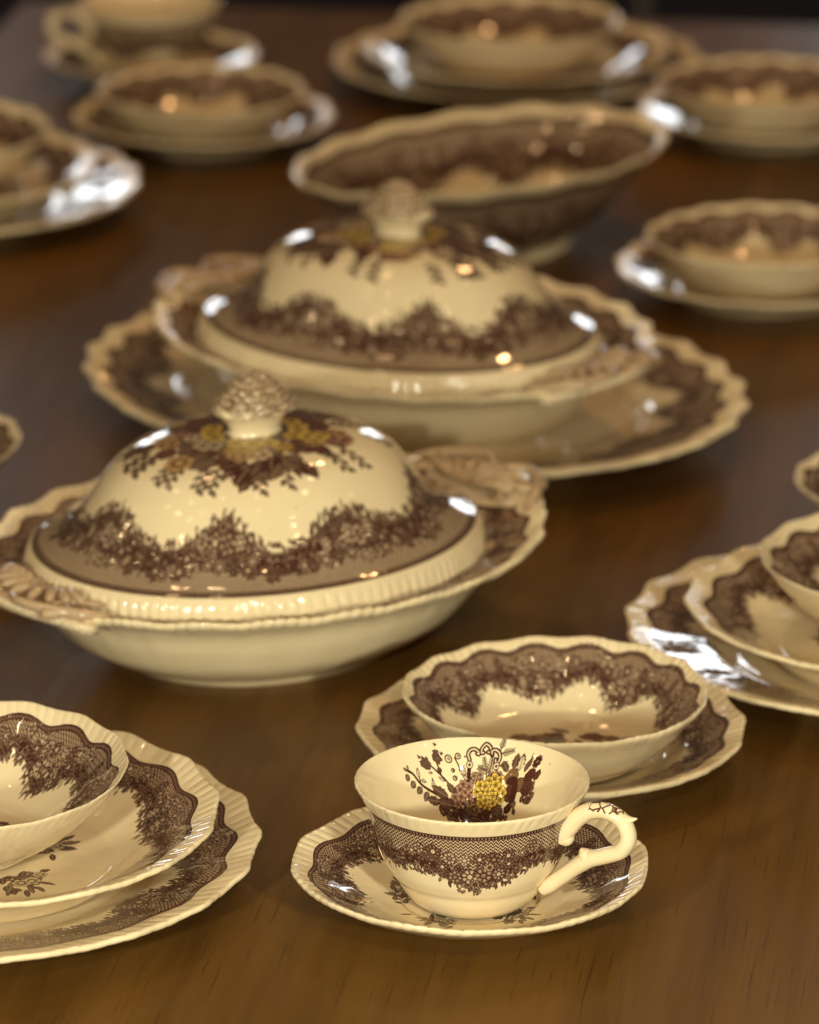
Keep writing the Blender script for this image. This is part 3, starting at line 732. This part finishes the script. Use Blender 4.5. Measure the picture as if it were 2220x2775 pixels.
def dish_handle_mesh():
    """scrolled tab handle on the +x end of the covered dish (local coordinates of the dish)"""
    x0 = .133; z = .0498
    parts = []
    # tab: flattened, curved plate with a lobed outline
    vs, fs = [], []
    K, M = 48, 8
    for i in range(M + 1):
        q = i / M
        for j in range(K):
            a = 2 * PI * j / K
            rx = .017 * q * (1 + .14 * math.cos(3 * a)); ry = .042 * q * (1 + .10 * abs(math.cos(2 * a)))
            x = x0 + rx * math.cos(a); y = ry * math.sin(a)
            zz = z + .006 * ((x - x0) / .02) + .0022 * (1 - q ** 4)
            vs.append((x, y, zz))
    n1 = len(vs)
    for i in range(M):
        for j in range(K):
            j2 = (j + 1) % K; fs.append((i * K + j, (i + 1) * K + j, (i + 1) * K + j2, i * K + j2))
    vs += [(x, y, zz - .0042) for x, y, zz in vs[:n1]]
    for i in range(M):
        for j in range(K):
            j2 = (j + 1) % K; fs.append((n1 + i * K + j2, n1 + (i + 1) * K + j2, n1 + (i + 1) * K + j, n1 + i * K + j))
    for j in range(K):
        j2 = (j + 1) % K; fs.append((M * K + j, n1 + M * K + j, n1 + M * K + j2, M * K + j2))
    parts.append((vs, fs))
    # raised scrolls
    for sg in (-1, 1):
        sp = []
        for t in np.linspace(0, 1, 12):
            an = 4.2 * t + .4; rr = .0095 * (1 - .78 * t)
            sp.append((x0 + .006 + rr * math.cos(an), sg * (.026 + rr * math.sin(an) * 1.1), z + .005))
        parts.append(sweep(sp, [.0026, .0022, .0016], 8, 1, (0, 0, 1)))
        parts.append(sweep([(x0 - .010, sg * .046, z + .002), (x0 + .002, sg * .040, z + .0045), (x0 + .012, sg * .030, z + .0065), (x0 + .018, sg * .016, z + .008), (x0 + .014, sg * .004, z + .007)], [.0018, .003, .0026, .0022, .0016], 8, 1, (0, 0, 1)))
        parts.append(sweep([(x0 - .016, sg * .034, z + .003), (x0 - .004, sg * .020, z + .005), (x0 - .010, sg * .006, z + .005)], [.0012, .0024, .0012], 8, 1, (0, 0, 1)))
    # palmette of moulded leaves
    for k_ in range(9):
        an = (k_ - 4) * .34; L = .0225 - .0006 * abs(k_ - 4) * 2
        bx, by = x0 - .010, (k_ - 4) * .0022
        pth = [(bx + L * t * math.cos(an), by + L * t * math.sin(an) * 1.35, z + .0035 + .0035 * math.sin(t * 2.6)) for t in (0, .3, .6, .85, 1)]
        parts.append(sweep(pth, [.0010, .0022, .0029, .0024, .0007], 8, .8, (0, 0, 1)))
    return joined('handle', parts)

def cup_handle_mesh():
    P = [(41.0, 38.5), (42.0, 42.5), (44.8, 46.8), (48.6, 50.8), (54, 54.2), (61, 55), (67.5, 52), (70.2, 45.5), (67.0, 39.2), (60, 35.6), (52.8, 32.6), (46.8, 28.2), (41.0, 23.0), (35.5, 18.3), (32.3, 15.8)]
    off = -6.0   # from table height to cup base
    pts = [(x / 1000, 0, (z + off) / 1000) for x, z in P]
    tube = sweep(pts, [.0030, .0040, .0042, .0039, .0036, .0034, .0033, .0034, .0035, .0034, .0034, .0037, .0034, .0032, .0033, .0028], 18, 1.12, (0, 1, 0))
    spur = sweep([(.0655, 0, .0475), (.0700, 0, .0470), (.0738, 0, .0482)], [.0030, .0018, .0004], 10, 1.3, (0, 1, 0))
    knee = sweep([(.0520, 0, .0275), (.0505, 0, .0292), (.0495, 0, .0304)], [.0034, .0026, .0012], 10, 1.2, (0, 1, 0))
    scroll = ball((.0425, 0, .0350), .0036, 10, (1, 1, 1.2))
    return joined('handle', [tube, spur, knee, scroll])
M_HANDLE = glaze('handle_glaze')
def handle_print(m):
    nt = m.node_tree; b = nt.nodes['Principled BSDF']
    src = b.inputs['Base Color'].links[0].from_socket
    tc = N(nt, 'ShaderNodeTexCoord'); sp = N(nt, 'ShaderNodeSeparateXYZ'); nt.links.new(tc.outputs['Object'], sp.inputs[0])
    # leafy strokes printed on the crest of the handle only
    w = N(nt, 'ShaderNodeTexVoronoi', feature='DISTANCE_TO_EDGE'); w.inputs['Scale'].default_value = 300; nt.links.new(tc.outputs['Object'], w.inputs['Vector'])
    lt = N(nt, 'ShaderNodeMath', operation='LESS_THAN'); lt.inputs[1].default_value = .10; nt.links.new(w.outputs[0], lt.inputs[0])
    g = N(nt, 'ShaderNodeMath', operation='GREATER_THAN'); g.inputs[1].default_value = .0495; nt.links.new(sp.outputs['Z'], g.inputs[0])
    g2 = N(nt, 'ShaderNodeMath', operation='GREATER_THAN'); g2.inputs[1].default_value = .054; nt.links.new(sp.outputs['X'], g2.inputs[0])
    m1 = N(nt, 'ShaderNodeMath', operation='MULTIPLY'); nt.links.new(lt.outputs[0], m1.inputs[0]); nt.links.new(g.outputs[0], m1.inputs[1])
    m2 = N(nt, 'ShaderNodeMath', operation='MULTIPLY'); nt.links.new(m1.outputs[0], m2.inputs[0]); nt.links.new(g2.outputs[0], m2.inputs[1])
    c = mixrgb(nt, m2.outputs[0], src, (.12, .045, .03, 1)); nt.links.new(c, b.inputs['Base Color'])
handle_print(M_HANDLE)
me_stem, me_knob = lid_knob_meshes()
me_dhandle = dish_handle_mesh(); me_chandle = cup_handle_mesh()
for me, m in ((me_dinner, M_PLATE), (me_dessert, M_PLATE), (me_tea, M_PLATE), (me_saucer, M_PLATE), (me_bowl, M_BOWL), (me_soup, M_BOWL), (me_cup, M_CUP),
              (me_dish, M_PLATE), (me_lid, M_LID), (me_platter, M_PLATE), (me_ovalbowl, M_OVAL), (me_stem, M_PLAIN), (me_knob, M_KNOB), (me_dhandle, M_TAB), (me_chandle, M_HANDLE)):
    me.materials.append(m)

# ------------------------------------------------------------------ things
def piece(name, me, x, y, z, rz, label, cat, group=None):
    o = bpy.data.objects.new(name, me); COL.objects.link(o)
    o.location = (x, y, z); o.rotation_euler = (0, 0, R(rz))
    tag(o, label, cat, group); return o
def cup(x, y, z, hang, rot, label, group=None):
    """hang: direction of the handle, rot: direction the bouquet faces from"""
    t = empty('teacup', (x, y, z), R(hang)); tag(t, label, 'cup', group)
    b_ = bpy.data.objects.new('cup_body', me_cup); COL.objects.link(b_); b_.parent = t; b_.rotation_euler = (0, 0, R(rot - hang))
    h_ = bpy.data.objects.new('handle', me_chandle); COL.objects.link(h_); h_.parent = t
    return t
def covered_dish(x, y, z, rz, lid_off, lab_d, lab_l, label_knob=None):
    t = empty('serving_dish', (x, y, z), R(rz)); tag(t, lab_d, 'serving dish', 'covered serving dishes')
    b_ = bpy.data.objects.new('bowl', me_dish); COL.objects.link(b_); b_.parent = t
    for k_ in (0, 1):
        h_ = bpy.data.objects.new('handle', me_dhandle); COL.objects.link(h_); h_.parent = t; h_.rotation_euler = (0, 0, PI * k_)
    l = empty('dish_lid', (x + lid_off[0], y + lid_off[1], z + .0455), R(rz)); tag(l, lab_l, 'lid', 'lids of the covered serving dishes')
    for nm, me, dz in (('dome', me_lid, 0), ('knob_stem', me_stem, .0560), ('knob', me_knob, .0545)):
        q = bpy.data.objects.new(nm, me); COL.objects.link(q); q.parent = l; q.location = (0, 0, dz)

# front cup and saucer
piece('saucer', me_saucer, .0248, 1.892, 0, 10, 'scalloped saucer under the sharp teacup at the front', 'saucer', 'saucers')
cup(.0255, 1.892, .0050, -27, 0, 'teacup in sharp focus at the front, yellow flower bouquet inside', 'teacups')
# dessert bowl on tea plate behind the cup
piece('plate', me_tea, .0625, 2.056, 0, 4, 'small plate under the dessert bowl just behind the front teacup', 'plate', 'tea plates')
piece('dessert_bowl', me_bowl, .0640, 2.051, .0062, 7, 'bright cream dessert bowl just behind the front teacup', 'bowl', 'dessert bowls')
# front left stack
piece('plate', me_dinner, -.1886, 1.921, 0, 3, 'large dinner plate at the bottom of the front left stack', 'plate', 'dinner plates')
piece('plate', me_dessert, -.1820, 1.917, .0072, 9, 'middle plate of the front left stack, white glint on its rim', 'plate', 'medium plates')
piece('soup_bowl', me_soup, -.1920, 1.926, .0145, 0, 'bowl on top of the front left stack, cut by the left edge', 'bowl', 'soup bowls')
# right stack
piece('plate', me_dinner, .2270, 2.186, 0, 8, 'large dinner plate at the bottom of the right hand stack', 'plate', 'dinner plates')
piece('plate', me_dessert, .2310, 2.176, .0072, 0, 'middle plate of the right hand stack, long white glint on its rim', 'plate', 'medium plates')
piece('soup_bowl', me_soup, .2385, 2.192, .0145, 30, 'bowl on top of the right hand stack, cut by the right edge', 'bowl', 'soup bowls')
# covered dishes, platter
covered_dish(-.0690, 2.216, 0, 39.5, (-.003, -.007), 'oval serving dish with scroll handles standing on the bare table', 'domed lid with floral wreath, nearer of the two lids')
piece('oval_platter', me_platter, .001, 2.568, 0, -38, 'wide oval platter beneath the farther covered dish', 'platter')
covered_dish(-.0040, 2.541, .0068, -40, (-.002, -.008), 'oval serving dish with scroll handles standing on the oval platter', 'blurred domed lid with pale knob, farther of the two lids')
# open oval bowl
piece('vegetable_bowl', me_ovalbowl, .0440, 2.905, 0, 42, 'deep open oval bowl with dark printed outside behind the far lid', 'bowl')
# right far bowls
piece('plate', me_tea, .2060, 2.806, 0, 12, 'plate under the bowl at the right edge, level with the far lid', 'plate', 'tea plates')
piece('dessert_bowl', me_bowl, .2050, 2.806, .0062, 25, 'blurred bowl at the right edge, level with the far lid knob', 'bowl', 'dessert bowls')
piece('plate', me_tea, .2360, 3.190, 0, 2, 'plate under the bowl with the yellow light streak, upper right', 'plate', 'tea plates')
piece('dessert_bowl', me_bowl, .2290, 3.187, .0062, 10, 'blurred bowl with a yellow light streak in it, upper right', 'bowl', 'dessert bowls')
# left far bowl on plate
piece('plate', me_tea, -.1343, 3.172, 0, 20, 'plate under the blurred bowl left of the far oval bowl', 'plate', 'tea plates')
piece('dessert_bowl', me_bowl, -.1362, 3.165, .0062, 0, 'blurred bowl left of the far oval bowl, in front of the far cup', 'bowl', 'dessert bowls')
# left far stack
piece('plate', me_dinner, -.2930, 2.998, 0, 14, 'large blurred dinner plate at the upper left edge with a bright blue-white rim', 'plate', 'dinner plates')
piece('plate', me_dessert, -.2960, 2.985, .0072, 5, 'middle plate of the blurred stack at the upper left edge', 'plate', 'medium plates')
piece('soup_bowl', me_soup, -.2980, 3.005, .0145, 12, 'bowl on the blurred stack at the upper left edge', 'bowl', 'soup bowls')
# top left cup and saucer
piece('saucer', me_saucer, -.1768, 3.334, 0, 0, 'blurred saucer under the far cup at the top left', 'saucer', 'saucers')
cup(-.1774, 3.334, .0050, 200, 150, 'blurred far teacup cut by the top edge, upper left', 'teacups')
# top centre stack
piece('plate', me_dinner, .0739, 3.331, 0, 20, 'large dinner plate at the bottom of the far stack, top centre', 'plate', 'dinner plates')
piece('plate', me_dessert, .0715, 3.300, .0072, 3, 'middle plate of the far stack, top centre, white glints on its rim', 'plate', 'medium plates')
piece('soup_bowl', me_soup, .0680, 3.310, .0145, 3, 'bowl on top of the far stack, cut by the top edge', 'bowl', 'soup bowls')
# fragments at the edges
piece('dessert_bowl', me_bowl, -.2655, 2.420, .004, 3, 'sliver of a bowl rim at the left edge above the nearer lid', 'bowl', 'dessert bowls')
piece('dessert_bowl', me_bowl, .2590, 2.355, .004, 3, 'sliver of a bowl rim at the right edge above the right hand stack', 'bowl', 'dessert bowls')

# ------------------------------------------------------------------ table
def box(x0, x1, y0, y1, z0, z1, bev=.003):
    b_ = bev
    # chamfered top edges
    vs = [(x0, y0, z0), (x1, y0, z0), (x1, y1, z0), (x0, y1, z0), (x0, y0, z1 - b_), (x1, y0, z1 - b_), (x1, y1, z1 - b_), (x0, y1, z1 - b_),
          (x0 + b_, y0 + b_, z1), (x1 - b_, y0 + b_, z1), (x1 - b_, y1 - b_, z1), (x0 + b_, y1 - b_, z1)]
    fs = [(3, 2, 1, 0), (0, 1, 5, 4), (1, 2, 6, 5), (2, 3, 7, 6), (3, 0, 4, 7), (4, 5, 9, 8), (5, 6, 10, 9), (6, 7, 11, 10), (7, 4, 8, 11), (8, 9, 10, 11)]
    return vs, fs
TAB = empty('dining_table', (.16, 2.3, -.75), R(-8.1)); tag(TAB, 'long polished brown wooden dining table carrying all the dishes', 'table')
# local frame: y along the table, far end at y = +1.215
FAR = 1.215; SEAM = .395
for (y0, y1) in ((FAR - (FAR - SEAM), FAR), (SEAM - .50, SEAM - .0008), (-1.9, SEAM - .5008)):
    me = build_mesh('table_leaf', *box(-.62, .62, y0, y1, .722, .75, .0006 if y1 != FAR else .0006), smooth=False)
    mesh_obj('table_leaf', me, TAB, (M_TABLE,))
for nm, bx in (('apron', (-.55, .55, FAR - .09, FAR - .065, .63, .722)), ('apron', (-.55, .55, -1.83, -1.805, .63, .722)),
               ('apron', (-.55, -.525, -1.80, FAR - .095, .63, .722)), ('apron', (.525, .55, -1.80, FAR - .095, .63, .722))):
    mesh_obj(nm, build_mesh(nm, *box(*bx, .001), smooth=False), TAB, (M_DARKWOOD,))
for sx in (-.50, .50):
    for yy in (FAR - .13, -1.76):
        pth = [(sx, yy, .722), (sx, yy, .60), (sx, yy, .45), (sx, yy, .25), (sx, yy, .08), (sx, yy, .012)]
        mesh_obj('leg', build_mesh('leg', *sweep(pth, [.038, .038, .030, .026, .020, .026], 16, 1, (0, 1, 0))), TAB, (M_DARKWOOD,))
# a dark chair drawn up beyond the far end
CH = empty('chair', (-.02, 4.35, -.75), R(172)); tag(CH, 'dark chair with a steel tube frame beyond the far end of the table', 'chair')
mesh_obj('seat', build_mesh('seat', *box(-.22, .22, -.21, .21, .42, .48, .02)), CH, (M_CLOTH,))
mesh_obj('backrest', build_mesh('backrest', *box(-.21, .21, -.25, -.22, .60, .92, .008)), CH, (M_CLOTH,))
for sx in (-.21, .21):
    mesh_obj('leg', build_mesh('leg', *sweep([(sx, .19, .44), (sx, .20, .2), (sx, .21, .01)], [.011, .011, .011], 12)), CH, (M_STEEL,))
    mesh_obj('leg', build_mesh('leg', *sweep([(sx, -.24, .90), (sx, -.20, .45), (sx, -.23, .2), (sx, -.26, .01)], [.011, .011, .011], 12)), CH, (M_STEEL,))
# floor
me = build_mesh('floor', [(-14, -6, -.75), (14, -6, -.75), (14, 16, -.75), (-14, 16, -.75)], [(0, 1, 2, 3)], False)
fl = mesh_obj('floor', me, None, (M_FLOOR,)); tag(fl, 'dark carpet beyond the table', kind='structure')
